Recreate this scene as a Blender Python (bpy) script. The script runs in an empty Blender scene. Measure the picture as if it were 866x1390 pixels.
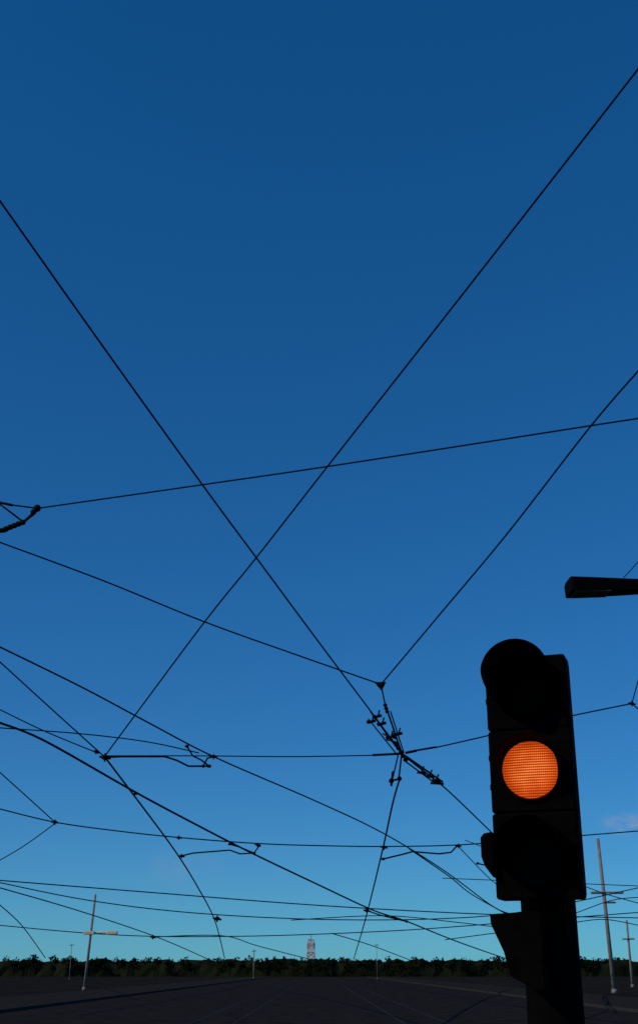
import bpy, bmesh, math, random
from mathutils import Vector, Matrix
random.seed(7)
S=bpy.context.scene
S.view_settings.view_transform='Standard'; S.view_settings.look='None'; S.view_settings.exposure=0
COL=S.collection
F=1600.0; TH=math.atan(623/F); CAMZ=1.6
ct,st=math.cos(TH),math.sin(TH)

# survey helper: bearing read off the photograph + measured range -> world position
def P(u,v,d):
    a=(u-433)/F; b=(695-v)/F
    return Vector((a*d,(ct-b*st)*d,CAMZ+(st+b*ct)*d))

# ---------- materials ----------
def mat(name,col,rough=.8,spec=.3,metal=0,noise=0,nscale=20,bump=0):
    m=bpy.data.materials.new(name); m.use_nodes=True
    n=m.node_tree.nodes; l=m.node_tree.links; b=n['Principled BSDF']
    b.inputs['Base Color'].default_value=(*col,1); b.inputs['Roughness'].default_value=rough
    b.inputs['Metallic'].default_value=metal; b.inputs['Specular IOR Level'].default_value=spec
    if noise:
        tc=n.new('ShaderNodeTexCoord'); nz=n.new('ShaderNodeTexNoise'); nz.inputs['Scale'].default_value=nscale; nz.inputs['Detail'].default_value=6
        l.new(tc.outputs['Object'],nz.inputs['Vector'])
        r=n.new('ShaderNodeValToRGB'); r.color_ramp.elements[0].position=.3; r.color_ramp.elements[1].position=.72
        r.color_ramp.elements[0].color=(*[c*(1-noise) for c in col],1); r.color_ramp.elements[1].color=(*[min(1,c*(1+noise)) for c in col],1)
        l.new(nz.outputs['Fac'],r.inputs['Fac']); l.new(r.outputs['Color'],b.inputs['Base Color'])
        if bump:
            bp=n.new('ShaderNodeBump'); bp.inputs['Strength'].default_value=bump; bp.inputs['Distance'].default_value=.01
            l.new(nz.outputs['Fac'],bp.inputs['Height']); l.new(bp.outputs['Normal'],b.inputs['Normal'])
    return m
M_wire=mat('wire_copper_oxide',(.010,.010,.011),.9,.05,0,.3,3)
M_ins=mat('insulator_porcelain',(.010,.008,.008),.7,.08,0,.3,30)
M_black=mat('black_powder_coat',(.0028,.0026,.0027),.95,.02,0,.4,25,.15)
M_inner=mat('matt_black_visor',(.0026,.0021,.0020),1,.0,0,.3,25)
M_bezel=mat('amber_bezel_glow_tint',(.030,.005,.003),.9,.05,0,.3,25)  # dark red base colour stands in for amber lens glow on the rim
M_avis=mat('amber_visor_glow_tint',(.0075,.0024,.0018),.9,.03,0,.3,25)  # black with a red tint imitating lens light inside the hood
M_post=mat('post_dark_paint',(.0030,.0030,.0034),.95,.02,0,.4,14,.2)
M_olive=mat('olive_hinge_highlight',(.07,.06,.025),.8,.15,0,.4,40)  # brighter olive paints the sunlit highlights on the hinges into their colour
M_lens_r=mat('red_lens_off',(.006,.001,.001),.6,.05,0,.2,60)
M_lens_g=mat('green_lens_off',(.001,.003,.003),.6,.05,0,.2,60)
M_lampbody=mat('luminaire_dark_aluminium',(.004,.004,.0045),.9,.03,0,.3,12)
M_glass=mat('luminaire_smoked_glass',(.11,.07,.035),.5,.2,0,.3,18)
M_mast=mat('galvanised_mast',(.24,.215,.19),.7,.2,0,.2,3)
M_warm=mat('cream_luminaire',(.75,.58,.36),.6,.3,0,.15,3)
M_red=mat('tower_red',(.52,.20,.17),.7,.2,0,.15,1)
M_white=mat('tower_white',(.60,.57,.56),.7,.2,0,.1,1)
M_asph=mat('asphalt',(.024,.024,.025),1,.0,0,.35,1.3,.3)
M_ground=mat('gravel_ground',(.022,.021,.020),1,.0,0,.4,.25,.2)
M_pave=mat('pavement_concrete',(.030,.029,.028),1,.0,0,.25,2,.2)
M_kerb=mat('kerb_stone',(.040,.039,.037),1,.0,0,.2,3)
M_rail=mat('rail_steel',(.032,.030,.028),.9,.05,.1,.3,6)
M_leaf=mat('foliage_dark',(.012,.016,.008),1,.0,0,.55,.15)
M_bark=mat('bark',(.03,.022,.016),.95,.05,0,.3,4)

def amber():
    m=bpy.data.materials.new('amber_led_lens'); m.use_nodes=True
    n=m.node_tree.nodes; l=m.node_tree.links; b=n['Principled BSDF']
    b.inputs['Base Color'].default_value=(.12,.015,.002,1); b.inputs['Roughness'].default_value=.5
    b.inputs['Specular IOR Level'].default_value=.1
    tc=n.new('ShaderNodeTexCoord'); sp=n.new('ShaderNodeSeparateXYZ'); l.new(tc.outputs['Object'],sp.inputs[0])
    def mth(op,a,b_=None,c=None):
        q=n.new('ShaderNodeMath'); q.operation=op
        for i,x in enumerate((a,b_,c)):
            if x is None: continue
            if isinstance(x,(int,float)): q.inputs[i].default_value=x
            else: l.new(x,q.inputs[i])
        return q.outputs[0]
    # LED rows and columns
    rz=mth('MULTIPLY_ADD',mth('SINE',mth('MULTIPLY',sp.outputs['Z'],2*math.pi/.0088)),.5,.5)
    rx=mth('MULTIPLY_ADD',mth('SINE',mth('MULTIPLY',sp.outputs['X'],2*math.pi/.0066)),.5,.5)
    dots=mth('MULTIPLY_ADD',mth('MULTIPLY',mth('POWER',rz,1.4),mth('MULTIPLY_ADD',rx,.6,.4)),.92,.10)
    nz=n.new('ShaderNodeTexNoise'); nz.inputs['Scale'].default_value=16; l.new(tc.outputs['Object'],nz.inputs['Vector'])
    # LEDs near the rim are dimmer
    cx=n.new('ShaderNodeCombineXYZ'); l.new(sp.outputs['X'],cx.inputs[0]); l.new(sp.outputs['Z'],cx.inputs[2])
    ln=n.new('ShaderNodeVectorMath'); ln.operation='LENGTH'; l.new(cx.outputs[0],ln.inputs[0])
    mr=n.new('ShaderNodeMapRange'); mr.interpolation_type='SMOOTHSTEP'; l.new(ln.outputs['Value'],mr.inputs['Value'])
    mr.inputs['From Min'].default_value=.045; mr.inputs['From Max'].default_value=.1; mr.inputs['To Min'].default_value=1; mr.inputs['To Max'].default_value=.42
    st_=mth('MULTIPLY',mth('MULTIPLY',dots,mth('MULTIPLY_ADD',nz.outputs['Fac'],1.4,.28)),mr.outputs[0])
    r=n.new('ShaderNodeValToRGB')
    e=r.color_ramp.elements; e[0].position=0; e[0].color=(.18,.011,.002,1); e[1].position=1; e[1].color=(1.0,.38,.11,1)
    k=e.new(.45); k.color=(.82,.105,.006,1)
    l.new(st_,r.inputs['Fac']); l.new(r.outputs['Color'],b.inputs['Emission Color']); b.inputs['Emission Strength'].default_value=1.05
    return m
M_amber=amber()

# ---------- mesh helpers ----------
def obj(name,bm,m,parent=None,smooth=False):
    me=bpy.data.meshes.new(name); bmesh.ops.recalc_face_normals(bm,faces=bm.faces[:]); bm.to_mesh(me); bm.free()
    if smooth:
        for p in me.polygons: p.use_smooth=True
    for x in (m if isinstance(m,list) else [m]): me.materials.append(x)
    o=bpy.data.objects.new(name,me); COL.objects.link(o)
    if parent: o.parent=parent
    return o
def empty(name,loc=(0,0,0),rz=0):
    e=bpy.data.objects.new(name,None); e.location=loc; e.rotation_euler[2]=rz; e.empty_display_size=.2; COL.objects.link(e); return e
def box(bm,c,s,rot=None,bev=0):
    r=bmesh.ops.create_cube(bm,size=1); vs=r['verts']
    bmesh.ops.scale(bm,vec=s,verts=vs)
    if bev:
        es=list({e for v in vs for e in v.link_edges})
        q=bmesh.ops.bevel(bm,geom=es,offset=bev,segments=3,affect='EDGES',profile=.5)
        vs=list({v for f in q['faces'] for v in f.verts}|{v for v in vs if v.is_valid})
    mt=Matrix.Translation(Vector(c))
    if rot is not None: mt=mt@rot
    bmesh.ops.transform(bm,matrix=mt,verts=vs)
def rod(bm,a,b,r1,r2=None,seg=10):
    a=Vector(a); b=Vector(b); d=b-a
    if r2 is None: r2=r1
    r=bmesh.ops.create_cone(bm,cap_ends=True,segments=seg,radius1=r1,radius2=r2,depth=d.length)
    q=d.to_track_quat('Z','Y').to_matrix().to_4x4()
    bmesh.ops.transform(bm,matrix=Matrix.Translation((a+b)/2)@q,verts=r['verts'])
def ball(bm,c,r,sc=(1,1,1)):
    q=bmesh.ops.create_uvsphere(bm,u_segments=12,v_segments=8,radius=r)
    bmesh.ops.transform(bm,matrix=Matrix.Translation(Vector(c))@Matrix.Diagonal((*sc,1)),verts=q['verts'])
def prism(bm,pts,y0,y1):
    a=[bm.verts.new((x,y0,z)) for x,z in pts]; b=[bm.verts.new((x,y1,z)) for x,z in pts]
    bm.faces.new(a); bm.faces.new(b[::-1])
    for i in range(len(pts)):
        j=(i+1)%len(pts); bm.faces.new((a[i],b[i],b[j],a[j]))

# ---------- overhead wires ----------
def smooth_pts(pts,n=6):
    out=[]
    L=len(pts)
    for i in range(L-1):
        p0=pts[max(i-1,0)];p1=pts[i];p2=pts[i+1];p3=pts[min(i+2,L-1)]
        for k in range(n):
            t=k/n
            out.append(tuple(.5*((2*p1[j])+(-p0[j]+p2[j])*t+(2*p0[j]-5*p1[j]+4*p2[j]-p3[j])*t*t+(-p0[j]+3*p1[j]-3*p2[j]+p3[j])*t**3) for j in range(2)))
    out.append(tuple(pts[-1])); return out
def path3(pts,d0,d1,ext=(0,0),curved=True):
    q=smooth_pts(pts) if curved and len(pts)>2 else list(pts)
    s=[0]
    for i in range(1,len(q)): s.append(s[-1]+math.dist(q[i],q[i-1]))
    w=[P(q[i][0],q[i][1],1/((1-s[i]/s[-1])/d0+(s[i]/s[-1])/d1)) for i in range(len(q))]
    if ext[0]: w.insert(0,w[0]+(w[0]-w[1]).normalized()*ext[0])
    if ext[1]: w.append(w[-1]+(w[-1]-w[-2]).normalized()*ext[1])
    return w
def curve(name,w,r,m=M_wire,parent=None,bend=False):
    c=bpy.data.curves.new(name,'CURVE'); c.dimensions='3D'; c.bevel_depth=1.0; c.bevel_resolution=2; c.use_fill_caps=True
    sp=c.splines.new('POLY'); sp.points.add(len(w)-1)
    for i,p in enumerate(w):
        sp.points[i].co=(*p,1); sp.points[i].radius=r[i] if isinstance(r,list) else r
    c.materials.append(m); o=bpy.data.objects.new(name,c); COL.objects.link(o)
    if parent: o.parent=parent
    return o
def wire(pts,d0,d1,wpx,ext=(0,0),name='overhead_wire'):
    w=path3(pts,d0,d1,ext)
    dm=math.sqrt(d0*d1)
    rr=[]
    for p in w:
        d=max(min((p.y*ct+(p.z-CAMZ)*st),max(d0,d1)),min(d0,d1))
        rr.append(.45*wpx*math.sqrt(d*dm)/F)
    return curve(name,w,rr)
dA,dB,dJ=20,25,26
wire([(0,272),(140,470),(275,658),(348,757),(430,868),(505,968)],12,24,2.7,(9,0))
wire([(505,968),(545,1022),(602,1068),(668,1131),(720,1180)],24,42,2.1,(0,10))
wire([(866,93),(660,358),(447,630),(348,757),(275,848),(143,1026)],11,dJ,2.6,(9,0))
wire([(52,690),(275,658),(433,635),(640,603),(800,578),(866,568)],17,13,2.6,(0,8))
wire([(0,683),(28,687),(52,690)],17,17,2.6,(8,0))
wire([(866,503),(800,580),(690,722),(600,830),(517,929)],12,dA,2.5,(8,0))
wire([(0,736),(140,788),(275,843),(400,888),(517,929)],18,dA,2.4,(12,0))
wire([(0,878),(110,932),(200,980),(290,1027),(430,1088),(520,1131),(600,1180),(665,1228),(690,1240)],24,75,2.1,(10,30))
wire([(0,898),(70,962),(143,1028)],24,dJ,2.1,(10,0))
wire([(0,963),(60,992),(135,1023)],26,dJ,1.8,(12,0))
wire([(143,1028),(190,1090),(240,1158),(272,1210),(292,1250),(305,1300)],dJ,120,2.0)
wire([(0,981),(60,1005),(180,1073),(262,1117),(340,1157),(430,1200),(505,1235),(550,1250),(620,1278),(700,1306)],26,190,2.3,(10,0))
wire([(0,988),(110,996),(200,1007),(270,1022)],25,27,1.8,(10,0))
wire([(143,1026),(270,1026),(400,1027),(520,1025)],27,25.5,1.8)
wire([(590,1015),(660,999),(760,975),(857,955)],25,24,2.1)
wire([(857,955),(868,915),(880,870)],24,21,1.8,(0,6))
wire([(857,955),(880,975)],24,25,1.8,(0,8))
wire([(543,1055),(533,1090),(520,1150),(498,1240),(480,1302)],27,140,2.0)
wire([(0,1048),(40,1084),(75,1116)],33,36,1.7,(12,0))
wire([(0,1168),(35,1147),(75,1118)],38,36,1.5,(12,0))
wire([(0,1098),(75,1116),(160,1128),(245,1137),(350,1145),(440,1148),(520,1149),(620,1147),(740,1138),(866,1128)],36,42,1.8,(15,15))
wire([(0,1195),(200,1211),(433,1229),(660,1241),(866,1246)],62,85,1.6,(20,20))
wire([(0,1198),(120,1222),(260,1239),(433,1248),(600,1247),(720,1236),(866,1205)],66,80,1.5,(20,20))
wire([(0,1205),(100,1234),(208,1270),(285,1303)],62,140,1.5,(20,0))
wire([(0,1256),(110,1266),(208,1271),(320,1271),(433,1268),(560,1262),(680,1253)],120,110,1.4,(20,20))
wire([(0,1228),(30,1256),(62,1300)],80,130,1.4,(15,0))
wire([(205,1272),(300,1270),(350,1284),(420,1302)],120,180,1.3)
wire([(450,1267),(500,1282),(556,1303)],120,180,1.3)
wire([(395,1249),(520,1243),(620,1252),(700,1262)],95,100,1.3)
wire([(555,1152),(610,1190),(640,1214),(700,1248)],45,90,1.6)
wire([(620,1147),(668,1196),(700,1215)],42,60,1.3)
wire([(600,1192),(700,1196)],60,60,1.2,(0,10))
wire([(780,1198),(820,1213),(866,1226)],70,66,1.4,(10,20))
wire([(780,1252),(820,1248),(866,1256)],90,90,1.3,(10,20))
wire([(790,1236),(830,1222),(866,1218)],85,80,1.3,(10,20))

def arm(pts,d,wpx,knob=True):
    w=path3(pts,d,d,curved=False)
    o=curve('registration_arm',w,.5*wpx*d/F,M_ins)
    bm=bmesh.new()
    for p in (w[0],w[-1]): ball(bm,p,1.5*wpx*d/F*.6,(1.4,1,1))
    obj('end_clamp',bm,M_ins,o)
    return o
arm([(146,1028),(165,1027),(224,1027),(240,1032),(256,1040),(284,1040)],27,2.6)
arm([(254,1013),(262,1026),(274,1032),(284,1040)],27,2.4)
arm([(276,1040),(282,1029),(292,1027)],27,2.4)
arm([(246,1162),(262,1158),(312,1154),(326,1159),(345,1158),(352,1148)],42,2.0)
arm([(520,1166),(545,1160),(560,1156),(596,1159),(612,1157),(620,1148)],43,2.2)
arm([(312,1146),(326,1150),(345,1158)],42,1.9)
arm([(648,1172),(656,1174),(668,1170)],50,2.0)
arm([(498,1236),(515,1242),(552,1251)],90,1.8)

def node(u,v,d,px,name='wire_clamp',flat=False):
    bm=bmesh.new(); r=.5*px*d/F; c=P(u,v,d)
    ball(bm,c,r,(1.15,.8,.8))
    rod(bm,c+Vector((-r*1.7,0,r*.2)),c+Vector((r*1.7,0,-r*.4)),r*.35)
    rod(bm,c+Vector((0,0,-r*1.3)),c+Vector((0,0,r*1.2)),r*.3)
    return obj(name,bm,M_ins,None,True)
node(143,1028,26,9); node(131,1020,26,6); node(75,1116,36,6); node(243,1137,42,5); node(247,1162,42,5)
node(521,1150,43,6); node(857,955,24,6); node(295,1247,80,7); node(208,1272,110,5); node(498,1236,80,6)
node(183,1078,30,4); node(622,1148,43,5); node(350,1147,42,5); node(290,1027,27,6)

bm=bmesh.new()
a,b,c=P(508,926,20),P(524,926,20),P(518,938,20)
n_=Vector((0,.015,0))
vs=[bm.verts.new(x) for x in (a-n_,b-n_,c-n_,a+n_,b+n_,c+n_)]
bm.faces.new(vs[:3]); bm.faces.new(vs[3:][::-1])
for i in range(3):
    j=(i+1)%3; bm.faces.new((vs[i],vs[i+3],vs[j+3],vs[j]))
ball(bm,P(517,929,20),.045)
obj('span_wire_plate',bm,M_ins)

sx=empty('section_insulator',P(545,1022,25))
inv=Matrix.Translation(-P(545,1022,25))
bm=bmesh.new()
def R(p,d,q,e,px,px2=None):
    rod(bm,P(*p,d),P(*q,e),.46*px*d/F,.46*(px2 or px)*e/F)
def beads(p,d,q,e,n,px):
    a=P(*p,d);b=P(*q,e)
    for i in range(n):
        ball(bm,a.lerp(b,(i+.5)/n),.5*px*d/F,(1,1,.85))
R((517,930),20,(523,958),21,2.2); beads((522,955),21,(526,968),21.5,3,6)
R((524,960),21,(545,1022),25,2.8); R((530,966),21.5,(548,1022),25,2)
R((503,966),24,(545,1022),25,3); R((500,976),24,(540,1026),25,2)
for u,v in ((505,979),(519,982),(513,972),(531,1000),(541,996)):
    R((u-6,v+2),24.3,(u+5,v-1),24.3,4.5); ball(bm,P(u-5,v+1,24.3),.045); R((u,v),24.3,(u+2,v-8),24.3,2.5)
R((519,996),24.5,(538,1003),24.5,2.5); R((524,1004),24.5,(541,1008),24.5,2.2)
beads((536,1008),24.8,(552,1034),25.2,5,7)
R((506,1025),25.3,(545,1023),25,3.6); R((550,1022),25,(565,1019),25,4); R((563,1019),25,(592,1014),25,3)
R((545,1024),25,(541,1058),26.5,2.6); R((540,1026),25,(532,1060),26.5,2.2); R((528,1060),26.5,(545,1057),26.5,3)
ball(bm,P(531,1060,26.5),.06); ball(bm,P(542,1057,26.5),.055); R((533,1048),26,(531,1066),26.5,3.5)
R((550,1026),25,(600,1061),27.5,3); R((548,1032),25,(590,1063),27.5,2.2)
for u,v in ((583,1052),(592,1058),(572,1047)):
    R((u-6,v+1),26.5,(u+6,v+3),26.5,4.2); R((u-1,v+3),26.5,(u+3,v-7),26.5,2.5)
R((584,1063),27.5,(602,1064),27.5,3.5)
bmesh.ops.transform(bm,matrix=inv,verts=bm.verts)
obj('crossing_hardware',bm,M_ins,sx,True)

si=empty('strain_insulator',P(50,691,17))
bm=bmesh.new()
R((52,690),17,(44,700),17,4.5); R((46,697),17,(31,710),17,5,4); ball(bm,P(51,690,17),.055); ball(bm,P(46,695,17),.045)
R((0,684),17,(33,709),17,2.8); R((-40,655),17,(0,684),17,2.8)
beads((34,708),17,(6,719),17,5,9); R((36,707),17,(-40,735),17,3); ball(bm,P(3,720,17),.05,(1.8,1,.7)); R((0,682),17,(18,686),17,4)
bmesh.ops.transform(bm,matrix=Matrix.Translation(-P(50,691,17)),verts=bm.verts)
obj('insulator_string',bm,M_ins,si,True)

# ---------- traffic light ----------
tl_loc=P(720,1045,4.05)
tl=empty('traffic_light',tl_loc,math.radians(-19))
H0=tl_loc.z
for nm,z0,z1 in (('red_module',.142,.400),('amber_module',-.14,.1405),('green_module',-.422,-.1415)):
    bm=bmesh.new(); box(bm,(0,.055,(z0+z1)/2),(.286,.11,z1-z0),bev=.010); obj(nm,bm,M_black,tl)
bm=bmesh.new(); box(bm,(.005,.12,-.01),(.272,.03,.80),bev=.006); obj('rear_cover',bm,M_post,tl)
def lens(nm,z,m,dome=.012,R0=.1):
    bm=bmesh.new(); rings=[]
    N=48
    c=bm.verts.new((0,-.006-dome,0))
    for k in range(1,7):
        r=R0*k/6; y=-.006-dome*(1-(k/6)**2)
        rings.append([bm.verts.new((r*math.sin(2*math.pi*i/N),y,r*math.cos(2*math.pi*i/N))) for i in range(N)])
    for i in range(N):
        bm.faces.new((c,rings[0][i],rings[0][(i+1)%N]))
        for k in range(5): bm.faces.new((rings[k][i],rings[k+1][i],rings[k+1][(i+1)%N],rings[k][(i+1)%N]))
    o=obj(nm,bm,m,tl,True); o.location.z=z; return o
ZR=.292
lens('red_lens',ZR,M_lens_r); lens('amber_lens',0,M_amber,R0=.0985); lens('green_lens',-.28,M_lens_g)
def visor(nm,z,L,R0=.111,m=M_inner,c0=.42):
    bm=bmesh.new(); N=72; K=6; g=[]
    for i in range(N+1):
        a=2*math.pi*i/N-math.pi
        d=abs(a)/math.pi
        t=min(1,max(0,(d-c0)/(.87-c0))); t=t*t*(3-2*t)
        ln=L*(1-t)+.012*t
        g.append([bm.verts.new((R0*math.sin(a)*(1-.02*k/K),-.002-ln*k/K,R0*math.cos(a)*(1-.02*k/K))) for k in range(K+1)])
    for i in range(N):
        for k in range(K): bm.faces.new((g[i][k],g[i+1][k],g[i+1][k+1],g[i][k+1]))
    bmesh.ops.remove_doubles(bm,verts=bm.verts,dist=1e-5)
    o=obj(nm,bm,m,tl,True); o.location.z=z
    s=o.modifiers.new('t','SOLIDIFY'); s.thickness=.003
    return o
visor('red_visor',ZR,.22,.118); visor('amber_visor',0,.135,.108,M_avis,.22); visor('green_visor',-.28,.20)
bm=bmesh.new(); rod(bm,(0,-.004,0),(0,.07,0),.1195,.1195,64); o=obj('red_shroud',bm,M_inner,tl,False); o.location.z=ZR
for nm,z in (('red_bezel',ZR),('amber_bezel',0),('green_bezel',-.28)):
    bm=bmesh.new(); N=48; pr=[(.097,-.0065),(.1,-.008),(.1045,-.008),(.1065,-.0015)]
    g=[[bm.verts.new((r*math.sin(2*math.pi*i/N),y,r*math.cos(2*math.pi*i/N))) for r,y in pr] for i in range(N)]
    for i in range(N):
        for k in range(3): bm.faces.new((g[i][k],g[(i+1)%N][k],g[(i+1)%N][k+1],g[i][k+1]))
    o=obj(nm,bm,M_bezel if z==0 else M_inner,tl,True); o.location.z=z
bm=bmesh.new()
for z in (.36,.20,.09,-.09,-.19,-.37):
    rod(bm,(.144,.03,z-.018),(.144,.03,z+.018),.003)
obj('door_hinges',bm,M_olive,tl)
bm=bmesh.new()
for z in (.32,.25,.05,-.05,): box(bm,(-.144,.03,z),(.008,.02,.02),bev=.002)
obj('door_latches',bm,M_black,tl)
# added block for the green visor's bump on the lower module's left flank
bm=bmesh.new()
prism(bm,[(-.1435,-.205),(-.168,-.209),(-.180,-.222),(-.180,-.285),(-.170,-.315),(-.1435,-.352)],-.03,.06)
obj('green_visor_bump',bm,M_black,tl)
PX=-.008
bm=bmesh.new()
rod(bm,(PX,.235,.33),(PX+.004,.235,-H0+.02),.093,.097,40)
ball(bm,(PX,.235,.33),.092,(1,1,.35))
obj('post',bm,M_post,tl,True)
bm=bmesh.new()
for z in (.26,-.33): box(bm,(PX,.15,z),(.10,.09,.05),bev=.006)
for z in (.26,-.33):
    rod(bm,(PX,.235,z-.02),(PX,.235,z+.02),.0985,None,40)
rod(bm,(PX,.235,-H0+.12),(PX,.235,-H0+.15),.17,None,32)
obj('mounting_brackets',bm,M_post,tl)
bm=bmesh.new()
prism(bm,[(-.163,-.468),(-.161,-.50),(-.123,-.585),(-.105,-.66),(-.03,-.70),(.0,-.70),(.0,-.46)],-.02,.10)
box(bm,(-.01,.12,-.58),(.06,.06,.10))
obj('lower_repeater_signal',bm,M_black,tl)

# ---------- street lamp (upper right) ----------
sl_p=P(771,797,12)
sl=empty('street_lamp',sl_p,math.radians(2))
bm=bmesh.new()
def sect(x,w,zt,zb,wb=.85):
    return [bm.verts.new(c) for c in ((x,-w/2,zt*.7),(x,-w*.3,zt),(x,w*.3,zt),(x,w/2,zt*.7),(x,w/2*wb,zb),(x,-w/2*wb,zb))]
ss=[sect(0,.34,.078,-.07),sect(.02,.35,.083,-.074),sect(.35,.31,.078,-.06),sect(.75,.22,.074,-.042),sect(.95,.12,.06,-.025)]
for i in range(len(ss)-1):
    for j in range(6):
        k=(j+1)%6; bm.faces.new((ss[i][j],ss[i][k],ss[i+1][k],ss[i+1][j]))
bm.faces.new(ss[0]); bm.faces.new(ss[-1][::-1])
obj('luminaire_housing',bm,M_lampbody,sl)
bm=bmesh.new(); box(bm,(.22,-.01,-.074),(.36,.23,.014),Matrix.Rotation(math.radians(-2.4),4,'Y'),bev=.004)
obj('glass_panel',bm,M_glass,sl)
bm=bmesh.new()
rod(bm,(.9,0,.015),(2.6,0,-.02),.032); rod(bm,(2.6,0,.2),(2.6,0,-sl_p.z),.06,.10,20)
obj('arm_and_pole',bm,M_lampbody,sl,True)
wire([(846,784),(866,762),(900,722)],14,13,1.4,(0,6))

# ---------- distant masts ----------
def mast(u,vtop,d,arms,r=.12,name='lamp_mast',lean=0):
    top=P(u,vtop,d); H=top.z
    e=empty(name,(top.x,top.y,0))
    bm=bmesh.new(); rod(bm,(lean,0,0),(0,0,H),r*1.15,r*.85,14); rod(bm,(lean,0,0),(lean,0,.3),r*1.6,r*1.3,14); ball(bm,(0,0,H),r*.85)
    obj('shaft',bm,M_mast,e,True)
    for (x0,x1,z,th,m) in arms:
        bm=bmesh.new()
        rod(bm,(x0,0,z),(x1,0,z+.04),.07)
        for x,s in ((x0,1),(x1,-1)):
            box(bm,(x+s*.42,0,z),(.95,.42,th),bev=.05)
        obj('lamp_arm',bm,m,e)
    return e
dm=105
def zof(v,d,u=433): return P(u,v,d).z
mast(130,1215,dm,[(-.75,2.1,zof(1267,dm),.28,M_warm)],r=.11,lean=-.45)
mast(811,1140,95,[(-.85,1.6,zof(1213.5,95),.18,M_mast),(.1,.9,zof(1227,95),.10,M_mast)],r=.15,lean=.3)
mast(850,1250,125,[(-.6,.6,zof(1275,125),.12,M_mast)],r=.12)
mast(345,1289,260,[(-.5,.5,zof(1291,260),.10,M_mast)],r=.11)
mast(98,1281,240,[(-.4,.4,zof(1283,240),.08,M_mast)],r=.06)
mast(511,1281,240,[(-.4,.4,zof(1283,240),.08,M_mast)],r=.05)

# ---------- red and white radio tower ----------
D=600; tp=P(422,1272,D); T=empty('radio_tower',(tp.x,tp.y,0)); H=tp.z
for nm,m,par in (('lattice_red',M_red,0),('lattice_white',M_white,1)):
    bm=bmesh.new(); n=8
    for i in range(n):
        if i%2!=par: continue
        z0=H*.93*i/n; z1=H*.93*(i+1)/n; w0=2.3-.9*i/n; w1=2.3-.9*(i+1)/n
        cs=[(-1,-1),(1,-1),(1,1),(-1,1)]
        for k in range(4):
            a=cs[k]; b=cs[(k+1)%4]
            rod(bm,(a[0]*w0,a[1]*w0,z0),(a[0]*w1,a[1]*w1,z1),.30)
            rod(bm,(a[0]*w0,a[1]*w0,z0),(b[0]*w1,b[1]*w1,z1),.22)
            rod(bm,(b[0]*w0,b[1]*w0,z0),(a[0]*w1,a[1]*w1,z1),.22)
            rod(bm,(a[0]*w1,a[1]*w1,z1),(b[0]*w1,b[1]*w1,z1),.2)
    if par==1:
        for zz in (.72,.8):
            for a in range(6): box(bm,(1.9*math.cos(a*1.047),1.9*math.sin(a*1.047),H*zz),(.4,.4,1.6),bev=.05)
    else:
        rod(bm,(0,0,H*.9),(0,0,H*1.08),.18); box(bm,(0,0,H*.93),(3.2,3.2,.3),bev=.05)
    obj(nm,bm,m,T)

# ---------- ground, road, pavements, tram track ----------
bm=bmesh.new()
bmesh.ops.create_grid(bm,x_segments=4,y_segments=4,size=3500); obj('ground',bm,M_ground)
def sheet(name,x0,x1,y0,y1,z,m,parent=None):
    bm=bmesh.new(); bm.faces.new([bm.verts.new(c) for c in ((x0,y0,z),(x1,y0,z),(x1,y1,z),(x0,y1,z))]); return obj(name,bm,m,parent)
rd=sheet('road',-13,13,-30,345,.004,M_asph)
bm=bmesh.new()
for x in (-4.2,-2.765,2.765,4.2): box(bm,(x,160,.004),(.07,360,.012))
obj('tram_track',bm,M_rail)
for x0,x1 in ((-19,-13.15),(13.15,19)):
    bm=bmesh.new(); box(bm,((x0+x1)/2,160,.06),(x1-x0,370,.12)); o=obj('pavement',bm,M_pave)
    bm=bmesh.new(); kx=-13.07 if x0<0 else 13.07; box(bm,(kx,160,.065),(.15,370,.13),bev=.01); obj('kerb',bm,M_kerb,o)
bm=bmesh.new(); box(bm,(0.2,3.0,.06),(3.6,12,.12),bev=.03); obj('traffic_island',bm,M_pave)

# ---------- distant tree line (one object) ----------
bm=bmesh.new()
for i in range(170):
    x=-230+i*2.72+random.uniform(-1,1); y=375+random.uniform(-8,14)
    h=random.uniform(5.4,6.3)
    rod(bm,(x,y,0),(x+random.uniform(-.2,.2),y,h*.55),.16,.08,5)
    for k in range(3):
        aa=random.uniform(0,6.28); rod(bm,(x,y,h*.35),(x+math.cos(aa)*1.1,y+math.sin(aa)*1.1,h*.7),.07,.03,4)
    cl=[(x+random.uniform(-1.4,1.4),y+random.uniform(-1.2,1.2),h*random.uniform(.35,.82),random.uniform(.7,1.25)) for _ in range(7)]
    for cx,cy,cz,cr in cl:
        for q in range(34):
            v=Vector((random.gauss(0,1),random.gauss(0,1),random.gauss(0,1))).normalized()*cr*random.uniform(.45,1)
            c=Vector((cx,cy,cz))+v
            s=random.uniform(.18,.4); t=Vector((random.gauss(0,1),random.gauss(0,1),random.gauss(0,1))).normalized()
            b2=t.orthogonal().normalized(); c2=t.cross(b2)
            bm.faces.new([bm.verts.new(c+b2*s),bm.verts.new(c+c2*s*.7),bm.verts.new(c-b2*s),bm.verts.new(c-c2*s*.7)])
me=bpy.data.meshes.new('tree_line'); bm.to_mesh(me); bm.free(); me.materials.append(M_leaf)
o=bpy.data.objects.new('tree_line',me); COL.objects.link(o)
bm=bmesh.new()
N=240
g=[]
for i in range(N+1):
    x=-240+i*2; h=4.6+random.uniform(-.5,.6)
    g.append([bm.verts.new((x,383+random.uniform(-.5,.5),0)),bm.verts.new((x,384+random.uniform(-.6,.6),h*.6)),bm.verts.new((x+random.uniform(-.6,.6),386,h))])
for i in range(N):
    for k in range(2): bm.faces.new((g[i][k],g[i+1][k],g[i+1][k+1],g[i][k+1]))
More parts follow.
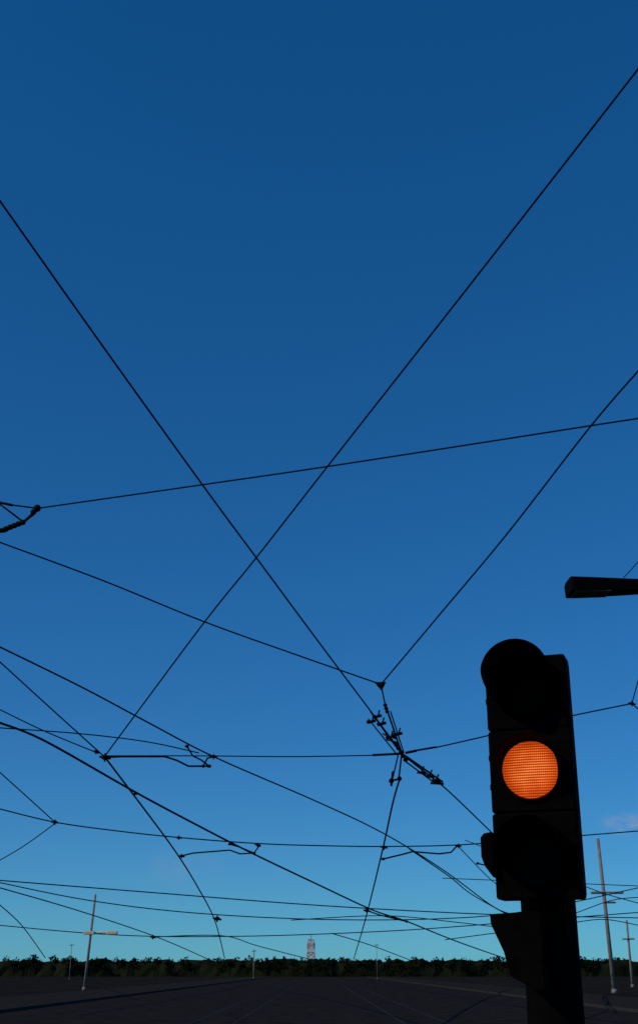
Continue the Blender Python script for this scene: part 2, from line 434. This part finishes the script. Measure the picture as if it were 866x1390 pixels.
obj('hedge',bm,M_leaf)

# ---------- sky + sun ----------
AZ=math.radians(242); EL=math.radians(32)
w=bpy.data.worlds.new('World'); S.world=w; w.use_nodes=True
n=w.node_tree.nodes; l=w.node_tree.links; bg=n['Background']
sky=n.new('ShaderNodeTexSky'); sky.sky_type='NISHITA'; sky.sun_disc=False; sky.sun_elevation=EL; sky.sun_rotation=AZ
sky.altitude=1500; sky.air_density=1.0; sky.dust_density=0.0; sky.ozone_density=6.0
hs=n.new('ShaderNodeHueSaturation'); hs.inputs['Saturation'].default_value=1.25; hs.inputs['Value'].default_value=1.0
l.new(sky.outputs[0],hs.inputs['Color'])
# film-like tone response of the sky colour, per channel
se=n.new('ShaderNodeSeparateColor'); l.new(hs.outputs[0],se.inputs[0]); cb=n.new('ShaderNodeCombineColor')
for ch,(a_,p_) in enumerate(((.62,.56),(1.36,.70),(1.83,.715))):
    mx0=n.new('ShaderNodeMath'); mx0.operation='MAXIMUM'; l.new(se.outputs[ch],mx0.inputs[0]); mx0.inputs[1].default_value=0
    pw=n.new('ShaderNodeMath'); pw.operation='POWER'; l.new(mx0.outputs[0],pw.inputs[0]); pw.inputs[1].default_value=p_
    ml=n.new('ShaderNodeMath'); ml.operation='MULTIPLY'; l.new(pw.outputs[0],ml.inputs[0]); ml.inputs[1].default_value=a_
    l.new(ml.outputs[0],cb.inputs[ch])
tc=n.new('ShaderNodeTexCoord')
cur=cb.outputs['Color']
def cloud(cur,u,v,sx,sz,amt,seed):
    d=(P(u,v,1)-Vector((0,0,CAMZ))).normalized()
    mp=n.new('ShaderNodeVectorMath'); mp.operation='SUBTRACT'; l.new(tc.outputs['Generated'],mp.inputs[0]); mp.inputs[1].default_value=d
    sc=n.new('ShaderNodeVectorMath'); sc.operation='MULTIPLY'; l.new(mp.outputs[0],sc.inputs[0]); sc.inputs[1].default_value=(1/sx,1/sx,1/sz)
    nz=n.new('ShaderNodeTexNoise'); nz.inputs['Scale'].default_value=2.2; nz.inputs['Detail'].default_value=6
    ad=n.new('ShaderNodeVectorMath'); ad.operation='ADD'; l.new(sc.outputs[0],ad.inputs[0]); ad.inputs[1].default_value=(seed,seed,0)
    l.new(ad.outputs[0],nz.inputs['Vector'])
    ln=n.new('ShaderNodeVectorMath'); ln.operation='LENGTH'; l.new(sc.outputs[0],ln.inputs[0])
    m1=n.new('ShaderNodeMapRange'); m1.interpolation_type='SMOOTHSTEP'; l.new(ln.outputs['Value'],m1.inputs['Value'])
    m1.inputs['From Min'].default_value=1.0; m1.inputs['From Max'].default_value=.1
    m2=n.new('ShaderNodeMapRange'); l.new(nz.outputs['Fac'],m2.inputs['Value']); m2.inputs['From Min'].default_value=.35; m2.inputs['From Max'].default_value=.65
    mm=n.new('ShaderNodeMath'); mm.operation='MULTIPLY'; l.new(m1.outputs[0],mm.inputs[0]); l.new(m2.outputs[0],mm.inputs[1])
    m3=n.new('ShaderNodeMath'); m3.operation='MULTIPLY'; l.new(mm.outputs[0],m3.inputs[0]); m3.inputs[1].default_value=amt
    mx=n.new('ShaderNodeMix'); mx.data_type='RGBA'; l.new(m3.outputs[0],mx.inputs['Factor']); l.new(cur,mx.inputs['A']); mx.inputs['B'].default_value=(3.6,4.2,6.2,1)
    return mx.outputs['Result']
cur=cloud(cur,852,1118,.03,.012,.5,3)
cur=cloud(cur,252,1180,.045,.022,.14,9)
l.new(cur,bg.inputs['Color']); bg.inputs['Strength'].default_value=.075
sd=Vector((math.sin(AZ)*math.cos(EL),math.cos(AZ)*math.cos(EL),math.sin(EL)))
L=bpy.data.lights.new('sun','SUN'); L.energy=2.0; L.angle=math.radians(.5); L.color=(1,.84,.64)
so=bpy.data.objects.new('sun',L); so.rotation_euler=sd.to_track_quat('Z','Y').to_euler(); COL.objects.link(so)

# ---------- camera ----------
cd=bpy.data.cameras.new('camera'); cd.sensor_fit='VERTICAL'; cd.sensor_height=36; cd.sensor_width=24; cd.lens=F/1390*36
cd.clip_end=8000; cd.clip_start=.05
co=bpy.data.objects.new('camera',cd); co.location=(0,0,CAMZ); co.rotation_euler=(math.pi/2+TH,0,0); COL.objects.link(co); S.camera=co
